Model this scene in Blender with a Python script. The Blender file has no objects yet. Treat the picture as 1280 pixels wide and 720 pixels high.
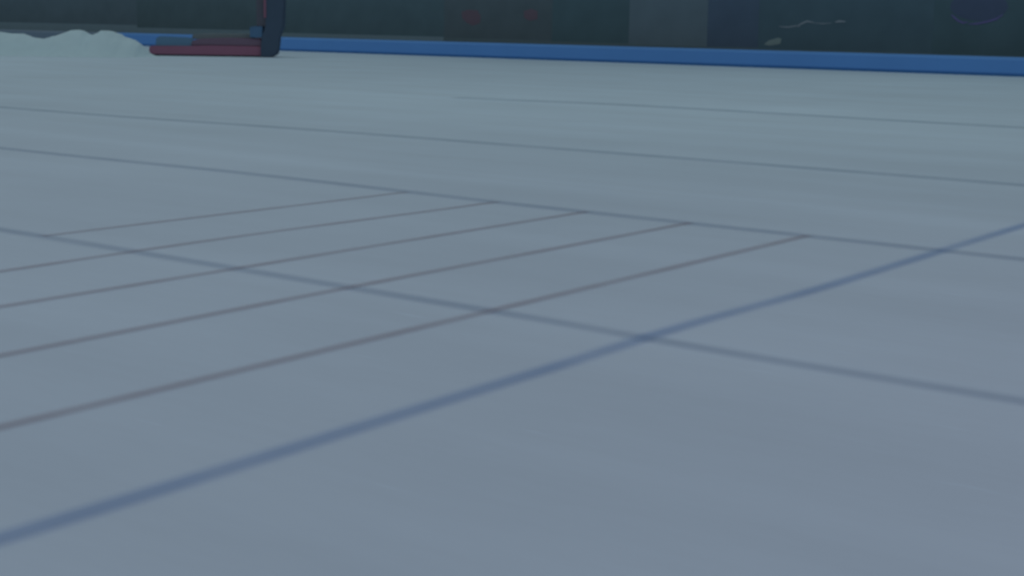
import bpy, bmesh, math, random
from mathutils import Vector, Matrix
random.seed(4)
S = bpy.context.scene
C = S.collection

# ---------------------------------------------------------------- camera
H = 1.5616
FPX = 1850.0
F = Vector((-0.59457526, 0.78367959, -0.17979588))
R = Vector((0.79502808, 0.60640979, 0.01405451))
U = Vector((-0.12004422, 0.13458631, 0.98360353))
EYE = Vector((0, 0, H))
cd = bpy.data.cameras.new('camera')
cd.sensor_width = 36.0
cd.lens = 36.0 * FPX / 1280.0
cd.clip_end = 500
cd.dof.use_dof = True            # the video frame is soft all over: lens focused too close
cd.dof.focus_distance = 0.9
cd.dof.aperture_fstop = (cd.lens / 1000.0) / 0.0017
cam = bpy.data.objects.new('camera', cd)
C.objects.link(cam)
cam.matrix_world = Matrix((
    (R.x, U.x, -F.x, EYE.x),
    (R.y, U.y, -F.y, EYE.y),
    (R.z, U.z, -F.z, EYE.z),
    (0, 0, 0, 1)))
S.camera = cam


def ray(x, y):
    return F + R * ((x - 640) / FPX) - U * ((y - 360) / FPX)


def on_ice(x, y):
    d = ray(x, y)
    return EYE + d * (-H / d.z)


def on_wall(x, y, Y):
    d = ray(x, y)
    return EYE + d * (Y / d.y)


# ---------------------------------------------------------------- materials
def lin(c):
    return tuple(((v / 255) / 12.92 if v / 255 <= 0.04045 else ((v / 255 + 0.055) / 1.055) ** 2.4) for v in c) + (1,)


def mat(name, rgb, rough=0.7, spec=0.2, var=0.06, scale=3.0):
    m = bpy.data.materials.new(name)
    m.use_nodes = True
    nt = m.node_tree
    b = nt.nodes['Principled BSDF']
    tc = nt.nodes.new('ShaderNodeTexCoord')
    n = nt.nodes.new('ShaderNodeTexNoise')
    n.inputs['Scale'].default_value = scale
    n.inputs['Detail'].default_value = 3
    nt.links.new(tc.outputs['Object'], n.inputs['Vector'])
    mx = nt.nodes.new('ShaderNodeMix')
    mx.data_type = 'RGBA'
    c = rgb[:3]
    mx.inputs[6].default_value = tuple(v * (1 - var) for v in c) + (1,)
    mx.inputs[7].default_value = tuple(min(1, v * (1 + var)) for v in c) + (1,)
    nt.links.new(n.outputs['Fac'], mx.inputs[0])
    nt.links.new(mx.outputs[2], b.inputs['Base Color'])
    b.inputs['Roughness'].default_value = rough
    b.inputs['Specular IOR Level'].default_value = spec
    return m


def math_node(nt, op, a, b=None, clamp=False):
    n = nt.nodes.new('ShaderNodeMath')
    n.operation = op
    n.use_clamp = clamp
    for i, v in enumerate((a, b)):
        if v is None:
            continue
        if isinstance(v, (int, float)):
            n.inputs[i].default_value = v
        else:
            nt.links.new(v, n.inputs[i])
    return n.outputs[0]


ICE = (0.50, 0.655, 0.80)


def ice_material():
    m = bpy.data.materials.new('ice')
    m.use_nodes = True
    nt = m.node_tree
    b = nt.nodes['Principled BSDF']
    tc = nt.nodes.new('ShaderNodeTexCoord')
    sx = nt.nodes.new('ShaderNodeSeparateXYZ')
    nt.links.new(tc.outputs['Object'], sx.inputs[0])

    def noise(scl, s, detail=4, rot=0.0):
        mp = nt.nodes.new('ShaderNodeMapping')
        mp.inputs['Scale'].default_value = scl
        mp.inputs['Rotation'].default_value = (0, 0, rot)
        nt.links.new(tc.outputs['Object'], mp.inputs[0])
        n = nt.nodes.new('ShaderNodeTexNoise')
        n.inputs['Scale'].default_value = s
        n.inputs['Detail'].default_value = detail
        nt.links.new(mp.outputs[0], n.inputs['Vector'])
        return n.outputs['Fac']

    streak = noise((0.10, 1.0, 1), 1.1, 5)            # long skate-wear streaks along the lanes
    cloud = noise((1, 1, 1), 0.35, 3)                 # broad patches of frost
    fine = noise((0.35, 1.6, 1), 9.0, 4, 0.12)        # small scuffs
    v = math_node(nt, 'MULTIPLY', math_node(nt, 'SUBTRACT', streak, 0.5), 0.20)
    v = math_node(nt, 'ADD', v, math_node(nt, 'MULTIPLY', math_node(nt, 'SUBTRACT', cloud, 0.5), 0.16))
    v = math_node(nt, 'ADD', v, math_node(nt, 'MULTIPLY', math_node(nt, 'SUBTRACT', fine, 0.5), 0.05))
    # pale band of shaved ice beside the far lane line
    wob = math_node(nt, 'MULTIPLY', math_node(nt, 'SUBTRACT', streak, 0.5), 1.2)
    dy = math_node(nt, 'ABSOLUTE', math_node(nt, 'SUBTRACT', math_node(nt, 'ADD', sx.outputs['Y'], wob), 11.55))
    band = math_node(nt, 'SUBTRACT', 1.0, math_node(nt, 'DIVIDE', dy, 0.45), True)
    v = math_node(nt, 'ADD', v, math_node(nt, 'MULTIPLY', band, 0.07))
    # few short white scratches
    scr = noise((0.5, 3.0, 1), 3.4, 2, 0.35)
    sc = math_node(nt, 'MULTIPLY', math_node(nt, 'SUBTRACT', scr, 0.70, True), 0.9)
    v = math_node(nt, 'ADD', v, sc)
    fac = math_node(nt, 'ADD', v, 1.0)
    vm = nt.nodes.new('ShaderNodeVectorMath')
    vm.operation = 'SCALE'
    vm.inputs[0].default_value = ICE
    nt.links.new(fac, vm.inputs['Scale'])
    nt.links.new(vm.outputs[0], b.inputs['Base Color'])
    b.inputs['Roughness'].default_value = 0.62
    b.inputs['Specular IOR Level'].default_value = 0.12
    return m


def paint_material(name, rgb, strength, patch=0.55):
    """paint frozen under the ice: soft edges across the strip (UV x), patchy along it"""
    m = bpy.data.materials.new(name)
    m.use_nodes = True
    nt = m.node_tree
    b = nt.nodes['Principled BSDF']
    b.inputs['Base Color'].default_value = rgb[:3] + (1,)
    b.inputs['Roughness'].default_value = 0.62
    b.inputs['Specular IOR Level'].default_value = 0.12
    uv = nt.nodes.new('ShaderNodeTexCoord')
    sx = nt.nodes.new('ShaderNodeSeparateXYZ')
    nt.links.new(uv.outputs['UV'], sx.inputs[0])
    d = math_node(nt, 'ABSOLUTE', math_node(nt, 'SUBTRACT', sx.outputs['X'], 0.5))
    e = math_node(nt, 'SUBTRACT', 1.0, math_node(nt, 'MULTIPLY', d, 2.0), True)
    e = math_node(nt, 'MULTIPLY', e, 1.25, True)
    e = math_node(nt, 'POWER', math_node(nt, 'MAXIMUM', e, 0.0), 1.3, True)
    n = nt.nodes.new('ShaderNodeTexNoise')
    n.inputs['Scale'].default_value = 0.9
    n.inputs['Detail'].default_value = 3
    nt.links.new(uv.outputs['Object'], n.inputs['Vector'])
    p = math_node(nt, 'ADD', 1 - patch, math_node(nt, 'MULTIPLY', n.outputs['Fac'], 2 * patch))
    a = math_node(nt, 'MULTIPLY', math_node(nt, 'MULTIPLY', e, p), strength, True)
    nt.links.new(a, b.inputs['Alpha'])
    return m


M = {}
M['ice'] = ice_material()
M['snow'] = mat('snow', (0.48, 0.655, 0.755), 0.85, 0.1, 0.05, 2.5)
M['red_line'] = paint_material('red_paint', (0.37, 0.325, 0.385), 0.29)
M['blue_line'] = paint_material('blue_paint', (0.22, 0.385, 0.68), 0.34)
M['lane_line'] = paint_material('grey_blue_paint', (0.30, 0.42, 0.57), 0.26)
M['faint_line'] = paint_material('faint_grey_blue_paint', (0.30, 0.43, 0.54), 0.23)


# ---------------------------------------------------------------- mesh helpers
def link(name, me, material=None, parent=None):
    o = bpy.data.objects.new(name, me)
    C.objects.link(o)
    if material:
        me.materials.append(material)
    if parent:
        o.parent = parent
    return o


def from_bm(name, bm, material, parent=None, smooth=False, loc=None, bevel=0):
    if bevel:
        bmesh.ops.bevel(bm, geom=[e for e in bm.edges], offset=bevel, segments=2, affect='EDGES', clamp_overlap=True)
    bmesh.ops.recalc_face_normals(bm, faces=bm.faces)
    me = bpy.data.meshes.new(name)
    bm.to_mesh(me)
    bm.free()
    if smooth:
        for p in me.polygons:
            p.use_smooth = True
    o = link(name, me, material, parent)
    if loc is not None:
        o.location = loc
    return o


def box(bm, x0, x1, y0, y1, z0, z1):
    vs = [bm.verts.new((x, y, z)) for x in (x0, x1) for y in (y0, y1) for z in (z0, z1)]
    for f in ((0, 1, 3, 2), (4, 6, 7, 5), (0, 4, 5, 1), (2, 3, 7, 6), (0, 2, 6, 4), (1, 5, 7, 3)):
        bm.faces.new([vs[i] for i in f])


def prism(bm, prof, y0, y1):
    """profile in x-z swept from y0 to y1"""
    a = [bm.verts.new((x, y0, z)) for x, z in prof]
    b = [bm.verts.new((x, y1, z)) for x, z in prof]
    n = len(prof)
    bm.faces.new(a)
    bm.faces.new(b[::-1])
    for i in range(n):
        bm.faces.new((a[i], a[(i + 1) % n], b[(i + 1) % n], b[i]))


def tag(o, label, cat, group=None):
    o['label'] = label
    o['category'] = cat
    if group:
        o['group'] = group
    return o


def struct(o):
    o['kind'] = 'structure'
    return o


# ---------------------------------------------------------------- ice sheet
bm = bmesh.new()
box(bm, -140, 60, -12, 45.6, -0.12, 0.0)
struct(from_bm('floor', bm, M['ice']))


# ---------------------------------------------------------------- painted lines in the ice
def strip(name, pts, width, material, z):
    """soft painted strip along pts; width may vary linearly between the ends"""
    me = bpy.data.meshes.new(name)
    org = Vector((pts[0][0], pts[0][1], z))
    n = len(pts)
    vs, fs, uvs = [], [], []
    for i, (x, y) in enumerate(pts):
        j, k = max(0, i - 1), min(n - 1, i + 1)
        t = Vector((pts[k][0] - pts[j][0], pts[k][1] - pts[j][1], 0)).normalized()
        nn = Vector((-t.y, t.x, 0)) * (width / 2)
        p = Vector((x, y, z)) - org
        vs += [p - nn, p + nn]
    for i in range(n - 1):
        fs.append((2 * i, 2 * i + 1, 2 * i + 3, 2 * i + 2))
    me.from_pydata([tuple(v) for v in vs], [], fs)
    uvl = me.uv_layers.new(name='UVMap')
    for p in me.polygons:
        for li in p.loop_indices:
            vi = me.loops[li].vertex_index
            uvl.data[li].uv = (vi % 2, (vi // 2) / (n - 1))
    o = link(name, me, material)
    o.location = org
    return o


def cross_line(xs, y0, y1):
    """nearly straight line running away from the camera; xs = few hand-measured x along it"""
    n = 24
    out = []
    for i in range(n + 1):
        y = y0 + (y1 - y0) * i / n
        x = xs[0][0]
        for (xa, ya), (xb, yb) in zip(xs, xs[1:]):
            if y >= ya:
                s = min(1, (y - ya) / (yb - ya))
                s = s * s * (3 - 2 * s)
                x = xa + (xb - xa) * s
        out.append((x, y))
    return out


GF = 'thin red marks one metre apart before the finish'
L = [
    (cross_line([(-8.86, 6.2), (-8.79, 9.97)], 6.2, 10.0), 0.16,
     'thin faint reddish line on the ice, farthest of the five parallel thin cross lines'),
    (cross_line([(-7.80, 4.0), (-7.86, 6.8), (-7.76, 9.9)], 1.2, 10.0), 0.16,
     'thin reddish line on the ice, second farthest of the five parallel thin cross lines'),
    (cross_line([(-6.87, 4.0), (-6.85, 6.8), (-6.82, 9.9)], 1.2, 10.0), 0.16,
     'thin reddish line on the ice, middle one of the five parallel thin cross lines'),
    (cross_line([(-5.87, 4.0), (-5.88, 6.0), (-5.84, 9.9)], 1.2, 10.0), 0.16,
     'thin reddish line on the ice, second from the thick blue line'),
    (cross_line([(-4.83, 3.0), (-4.83, 9.97)], 1.2, 10.0), 0.16,
     'thin brownish red line on the ice, next to the thick blue line'),
]
for k, (pts, w, lab) in enumerate(L):
    tag(strip('finish_mark', pts, w, M['red_line'], 0.003), lab, 'line', GF)

tag(strip('blue_line', cross_line([(-3.77, 2.5), (-3.80, 5.0), (-3.83, 6.5), (-3.78, 8.0), (-3.80, 11.5)], 1.0, 12.4),
          0.19, M['blue_line'], 0.0045),
    'thick blue line painted across the ice, widest and nearest of the cross lines', 'line')

GL = 'grey blue lane lines along the track'
lanes = [
    ([(-30, 6.25), (-8.5, 6.20), (-4.8, 6.18), (-3.2, 6.13), (6, 6.13)], 0.24, 'lane_line',
     'grey blue lane line running left to right, nearest one, crossing the blue line'),
    ([(-60, 10.0), (-14, 10.0), (-11, 10.08), (-7, 9.97), (8, 9.97)], 0.32, 'lane_line',
     'grey blue lane line where the five thin cross lines end'),
    ([(-60, 14.2), (-20, 14.3), (-13, 14.65), (-7, 14.7), (10, 14.5)], 0.5, 'faint_line',
     'faint dark lane line behind the ends of the cross lines, bare ice on both sides'),
    ([(-18.6, 22.6), (-14.7, 23.2), (-8, 23.0), (12, 23.0)], 0.8, 'faint_line',
     'faintest and farthest lane line, beginning halfway along the ice below the blue barrier'),
]
for pts, w, mk, lab in lanes:
    dense = []
    for (xa, ya), (xb, yb) in zip(pts, pts[1:]):
        for i in range(8):
            s = i / 8
            s2 = s * s * (3 - 2 * s)
            dense.append((xa + (xb - xa) * s, ya + (yb - ya) * s2))
    dense.append(pts[-1])
    tag(strip('lane_line', dense, w, M[mk], 0.0015), lab, 'line', GL)

# ---------------------------------------------------------------- blue barrier padding
M['pad'] = mat('blue_vinyl', (0.105, 0.29, 0.68), 0.6, 0.15, 0.05, 0.6)
M['pad_dark'] = mat('dark_blue_vinyl', (0.04, 0.15, 0.36), 0.6, 0.15)
BY = 45.6
XJ = on_wall(143, 50, BY).x        # where the blue padding gives way to grey
M['pad_grey'] = mat('slate_vinyl', (0.155, 0.225, 0.31), 0.6, 0.15, 0.05, 0.6)
prof = [(0.02, 0.05), (0.0, 0.10), (0.0, 0.50), (0.04, 0.565), (0.12, 0.585), (0.40, 0.585), (0.46, 0.55), (0.46, 0.0), (0.03, 0.0)]
for xa, xb, mk, lab in ((XJ, 55, 'pad', 'long low blue padded barrier along the far edge of the ice'),
                        (-110, XJ, 'pad_grey', 'low slate grey padded barrier behind the snow heap')):
    b_root = bpy.data.objects.new('barrier_padding', None)
    C.objects.link(b_root)
    xm = (xa + xb) / 2
    b_root.location = (xm, BY, 0)
    tag(b_root, lab, 'barrier')
    bm = bmesh.new()
    prism_pts = [[bm.verts.new((x - xm, y, z)) for y, z in prof] for x in (xa + 0.005, xb - 0.005)]
    for j in range(len(prof)):
        k = (j + 1) % len(prof)
        bm.faces.new((prism_pts[0][j], prism_pts[0][k], prism_pts[1][k], prism_pts[1][j]))
    bm.faces.new(prism_pts[0])
    bm.faces.new(prism_pts[1][::-1])
    from_bm('padding', bm, M[mk], b_root)
    bm = bmesh.new()
    box(bm, xa - xm + 0.01, xb - xm - 0.01, -0.02, 0.03, 0.0, 0.06)
    from_bm('bottom_strip', bm, M['pad_dark'], b_root)

# ground behind the barrier and back wall
M['ground'] = mat('dark_rubber', (0.06, 0.08, 0.09), 0.9, 0.1)
M['wall'] = mat('dark_wall', (0.05, 0.075, 0.09), 0.9, 0.05, 0.1, 0.3)
bm = bmesh.new()
box(bm, -140, 60, 45.6, 60, -0.12, -0.001)
struct(from_bm('floor_walkway', bm, M['ground']))
bm = bmesh.new()
box(bm, -140, 60, 48.62, 48.9, 0, 7.0)
struct(from_bm('wall_back', bm, M['wall']))

# ---------------------------------------------------------------- dark boards on the back wall
WY = 48.40


def flat_panel(name, pts, y, thick, material, parent, org):
    """polygon given by photo outline, as a plate on the board plane"""
    bm = bmesh.new()
    ps = [on_wall(px, py, y) for px, py in pts]
    prism(bm, [(p.x - org.x, p.z - org.z) for p in ps], y - thick - org.y, y - org.y)
    return from_bm(name, bm, material, parent)


def stroke(name, pts, w, y, material, parent, org):
    """flat painted stroke of width w metres following pts"""
    ps = [on_wall(px, py, y) for px, py in pts]
    n = len(ps)
    up, lo = [], []
    for i, p in enumerate(ps):
        a, b = ps[max(0, i - 1)], ps[min(n - 1, i + 1)]
        t = (b - a).normalized()
        nn = Vector((-t.z, 0, t.x)) * w / 2
        taper = 0.45 if i in (0, n - 1) else 1
        up.append((p.x - org.x + nn.x * taper, p.z - org.z + nn.z * taper))
        lo.append((p.x - org.x - nn.x * taper, p.z - org.z - nn.z * taper))
    bm = bmesh.new()
    y0, y1 = y - 0.008 - org.y, y - org.y
    for i in range(n - 1):
        prism(bm, [up[i], up[i + 1], lo[i + 1], lo[i]], y0, y1)
    return from_bm(name, bm, material, parent)


K = 1.0
boards = [
    # x0, x1 in the photo, colour, label
    (-900, 172, (0.060, 0.092, 0.118), 'dark slate board on the wall behind the snow heap'),
    (172, 345, (0.052, 0.084, 0.104), 'plain dark board on the wall behind the red machine'),
    (345, 555, (0.050, 0.085, 0.108), 'plain dark board on the wall just right of the mast of the red machine'),
    (555, 690, (0.056, 0.082, 0.102), 'dark board on the far wall with two dull maroon marks'),
    (690, 786, (0.046, 0.082, 0.104), 'plain dark board between the maroon marked board and the paler grey one'),
    (786, 884, (0.072, 0.108, 0.140), 'paler slate grey board on the far wall'),
    (884, 948, (0.047, 0.075, 0.118), 'narrow navy board right of the paler slate grey one'),
    (948, 1166, (0.045, 0.080, 0.108), 'dark board on the far wall with thin whitish script marks'),
    (1166, 1900, (0.042, 0.076, 0.098), 'dark board with purple blue round emblem, rightmost on the far wall'),
]
mb = {}
for i, (xa, xb, c, lab) in enumerate(boards):
    pa, pb = on_wall(xa, 40, WY), on_wall(xb, 40, WY)
    org = Vector(((pa.x + pb.x) / 2, WY + 0.1, 0))
    e = bpy.data.objects.new('display_board', None)
    C.objects.link(e)
    e.location = org
    tag(e, lab, 'board', 'dark boards along the far wall')
    c = tuple(v * 1.85 for v in c)
    m_ = mat('board_face', c, 0.8, 0.05, 0.16, 0.9)
    hw = (pb.x - pa.x) / 2 - 0.001
    bm = bmesh.new()
    box(bm, -hw, hw, -0.10, 0.0, 0.0, 3.0)
    from_bm('panel', bm, m_, e)
    bm = bmesh.new()
    hz = (0.92, 0.80, 0.72, 0.68, 0.64, 0.62, 0.60, 0.58, 0.56)[i]
    box(bm, -hw, hw, -0.13, -0.10, 0.0, hz)
    rail_c = (0.18, 0.27, 0.34) if i < 3 else (0.12, 0.18, 0.22)
    from_bm('kick_board', bm, mat('kick_board', rail_c, 0.8, 0.05), e)
    mb[i] = (e, org)

M['maroon'] = mat('maroon_print', (0.15, 0.125, 0.17), 0.8, 0.05)
M['pale'] = mat('pale_print', (0.22, 0.31, 0.34), 0.8, 0.05)
M['white_print'] = mat('white_print', (0.27, 0.34, 0.42), 0.8, 0.05)
M['purple'] = mat('purple_print', (0.135, 0.14, 0.34), 0.8, 0.05)
M['indigo'] = mat('indigo_print', (0.078, 0.115, 0.20), 0.8, 0.05)
e, org = mb[3]
flat_panel('mark', [(577, 15), (585, 12), (597, 13), (601, 20), (600, 29), (591, 32), (583, 28), (578, 23)], WY, 0.006, M['maroon'], e, org)
flat_panel('mark', [(655, 14), (664, 11), (672, 14), (672, 24), (662, 26), (655, 22)], WY, 0.006, M['maroon'], e, org)
e, org = mb[7]
stroke('script_mark', [(974, 33), (984, 34), (994, 32.5), (1000, 33)], 0.04, WY, M['white_print'], e, org)
stroke('script_mark', [(997, 32.5), (1003, 29), (1009, 26.5), (1017, 28)], 0.055, WY, M['white_print'], e, org)
stroke('script_mark', [(1017, 28.5), (1028, 29.5), (1040, 29)], 0.03, WY, M['white_print'], e, org)
stroke('script_mark', [(1044, 28), (1049, 26.5), (1057, 27)], 0.065, WY, M['white_print'], e, org)
flat_panel('pale_mark', [(955, 55.5), (961, 50.5), (973, 47), (977, 49), (975, 55), (962, 57)], WY, 0.006, M['pale'], e, org)
e, org = mb[8]
ell = [(1224 + 36 * math.cos(a), 8 + 18 * math.sin(a)) for a in [2 * math.pi * i / 32 for i in range(32)]]
flat_panel('emblem', ell, WY, 0.004, M['indigo'], e, org)
stroke('emblem_rim', [(1189, 18), (1193, 22), (1198, 26), (1204, 28.5), (1210, 27.5)], 0.07, WY - 0.004, M['purple'], e, org)
stroke('emblem_rim', [(1211, 30), (1222, 29.5), (1234, 27), (1245, 24), (1254, 18)], 0.07, WY - 0.004, M['purple'], e, org)

# ---------------------------------------------------------------- snow heap
P0 = on_ice(98, 71.5)
uh = Vector((R.x, R.y, 0)).normalized()          # along the heap
vh = Vector((-uh.y, uh.x, 0))                    # away from the ice
heights = [(-330, 0), (-290, .30), (-240, .62), (-190, .5), (-140, .8), (-95, .62), (-50, .82), (-15, .78), (5, .73), (12, .69),
           (24, .61), (36, .59), (50, .70), (60, .80), (72, .89), (80, .91), (87, .87), (92, .77), (97, .74), (105, .80), (113, .88),
           (120, .86), (130, .76), (140, .64), (150, .59), (158, .48), (165, .28), (172, .10), (178, .03), (186, 0)]
PXM = FPX / ((P0 - EYE).dot(F))


def hgt(px):
    for (a, ha), (b, hb) in zip(heights, heights[1:]):
        if a <= px <= b:
            s = (px - a) / (b - a)
            s = s * s * (3 - 2 * s) * 0.5 + s * 0.5
            return ha + (hb - ha) * s
    return 0


from mathutils import noise as mn
bm = bmesh.new()
nu, nv = 260, 26
grid = []
for i in range(nu + 1):
    px = -330 + 516 * i / nu
    u = (px - 98) / PXM
    row = []
    hh = hgt(px)
    half = 0.35 + 1.5 * min(1, hh / 0.8)
    for j in range(nv + 1):
        s = -1 + 2 * j / nv
        v = 1.9 + s * half
        prof_ = (math.cos(s * math.pi) * 0.5 + 0.5) ** 0.8
        nz = mn.fractal(Vector((u * 1.1, v * 1.1, 3.0)), 1.0, 2.0, 4) * 0.16
        z = hh * prof_ * (1 + nz * (0.4 if abs(s) < 0.15 else 1))
        row.append(bm.verts.new((u, v, max(0, z))))
    grid.append(row)
for i in range(nu):
    for j in range(nv):
        bm.faces.new((grid[i][j], grid[i + 1][j], grid[i + 1][j + 1], grid[i][j + 1]))
# close underneath so the heap is solid
under = [[bm.verts.new((grid[i][j].co.x, grid[i][j].co.y, -0.004)) for j in (0, nv)] for i in range(nu + 1)]
for i in range(nu):
    bm.faces.new((under[i][0], under[i][1], under[i + 1][1], under[i + 1][0]))
    bm.faces.new((grid[i][0], under[i][0], under[i + 1][0], grid[i + 1][0]))
    bm.faces.new((grid[i][nv], grid[i + 1][nv], under[i + 1][1], under[i][1]))
heap = from_bm('snow_heap', bm, M['snow'], smooth=True)
heap.matrix_world = Matrix(((uh.x, vh.x, 0, P0.x), (uh.y, vh.y, 0, P0.y), (0, 0, 1, 0), (0, 0, 0, 1)))
tag(heap, 'white heap of scraped snow in low humps on the ice by the blue barrier', 'snow pile')

# ---------------------------------------------------------------- red machine with dark mast
Q0 = on_ice(266, 70.6)
MPX = FPX / ((Q0 - EYE).dot(F))
root = bpy.data.objects.new('ice_machine', None)
C.objects.link(root)
root.matrix_world = Matrix(((uh.x, vh.x, 0, Q0.x), (uh.y, vh.y, 0, Q0.y), (0, 0, 1, 0), (0, 0, 0, 1)))
tag(root, 'low dark red machine with tall dark mast standing beside the snow heap', 'machine')


def q(px, py):
    return ((px - 266) / MPX, (70.6 - py) / MPX)


M['red_body'] = mat('dull_red_paint', (0.27, 0.125, 0.20), 0.6, 0.2)
M['maroon_body'] = mat('maroon_paint', (0.17, 0.125, 0.185), 0.6, 0.2)
M['mast'] = mat('dark_mast_paint', (0.064, 0.10, 0.155), 0.7, 0.1)
M['mbox'] = mat('dark_blue_box', (0.075, 0.165, 0.30), 0.6, 0.2)
M['nose'] = mat('teal_grey_panel', (0.11, 0.225, 0.36), 0.6, 0.2)
M['grey'] = mat('grey_metal', (0.17, 0.22, 0.25), 0.6, 0.2)
M['runner'] = mat('dark_runner', (0.04, 0.055, 0.065), 0.7, 0.1)
M['strip_red'] = mat('red_stripe_paint', (0.23, 0.11, 0.17), 0.6, 0.2)

bm = bmesh.new()
prism(bm, [q(187, 67.5), q(186, 60.5), q(189, 58.5), q(236, 58), q(262, 57), q(330, 57), q(330, 69.4), q(190, 69.4)], 0.0, 1.9)
from_bm('chassis', bm, M['red_body'], root, bevel=0.03)
bm = bmesh.new()
prism(bm, [q(238, 57.2), q(241, 51), q(252, 48.8), q(282, 47.2), q(326, 47.6), q(330, 57.2)], 0.04, 1.8)
from_bm('deck', bm, M['maroon_body'], root, bevel=0.03)
bm = bmesh.new()
prism(bm, [q(194, 58.8), q(195, 49), q(200, 46.5), q(234, 47.5), q(241, 48.5), q(241, 58.5)], 0.10, 0.16)
from_bm('blade', bm, M['nose'], root, bevel=0.01)
bm = bmesh.new()
prism(bm, [q(238, 49.5), q(239, 43.8), q(246, 42.8), q(312, 42.6), q(316, 48.2), q(260, 50.0)], 0.3, 1.2)
from_bm('hood', bm, M['grey'], root, bevel=0.02)
for y0 in (0.02, 1.72):
    bm = bmesh.new()
    prism(bm, [q(190, 69.0), q(336, 69.0), q(334, 70.6), q(193, 70.6)], y0, y0 + 0.14)
    from_bm('runner', bm, M['runner'], root)
# mast: leaning dark column with a chamfered foot
bm = bmesh.new()
prism(bm, [q(326.5, 70.2), q(339, 70.2), q(346, 66.5), q(347.5, 58), q(348.5, 45), q(354.5, 32), q(355.5, 5), q(356, -25),
           q(334, -25), q(333.5, 5), q(334, 30), q(328, 46), q(326.5, 60)], -0.10, 0.55)
from_bm('mast', bm, M['mast'], root, bevel=0.015)
bm = bmesh.new()
prism(bm, [q(313, 46.5), q(313, 34), q(318, 32.5), q(329, 32.5), q(329, 46.8)], -0.05, 0.5)
from_bm('control_box', bm, M['mbox'], root, bevel=0.02)
bm = bmesh.new()
prism(bm, [q(321, 32.6), q(321, -15), q(333, -15), q(333, 32.6)], 0.05, 0.42)
from_bm('side_panel', bm, mat('dark_maroon_panel', (0.115, 0.125, 0.165), 0.7, 0.1), root, bevel=0.01)
bm = bmesh.new()
prism(bm, [q(331.2, 22), q(331.2, -14), q(334.2, -14), q(334.2, 22)], -0.12, -0.10)
from_bm('red_stripe', bm, M['strip_red'], root)

# ---------------------------------------------------------------- light
w = bpy.data.worlds.new('arena_air')
S.world = w
w.use_nodes = True
bg = w.node_tree.nodes['Background']
bg.inputs[0].default_value = (0.90, 0.97, 1.0, 1)
bg.inputs[1].default_value = 0.20


def lamp(loc, sx, sy, power, col, aim=(0, 0, -1)):
    l = bpy.data.lights.new('arena_or_tint_lamp', 'AREA')
    l.shape = 'RECTANGLE'
    l.size, l.size_y = sx, sy
    l.energy = power
    l.color = col
    o = bpy.data.objects.new('arena_or_tint_lamp', l)
    C.objects.link(o)
    o.location = loc
    o.rotation_euler = Vector(aim).to_track_quat('-Z', 'Y').to_euler()


for x in (-75, -45, -15, 15):
    for y in (2, 22, 40):
        t = 1.0 if x > -30 else 0.0
        col = (1.0, 0.94, 1.0) if y < 15 and x > -30 else (0.88, 1.0, 0.96)
        lamp((x, y, 14), 24, 4, 350, col)

lamp((7, 7, 7), 3, 3, 110, (1.0, 0.55, 0.85), (-0.3, 0, -1))  # added pink lamp, no arena fixture: tints the right of the ice lilac
vs = S.view_settings
vs.view_transform = 'Standard'
vs.look = 'None'
vs.gamma = 1
vs.use_curve_mapping = False
vs.exposure = 0.0
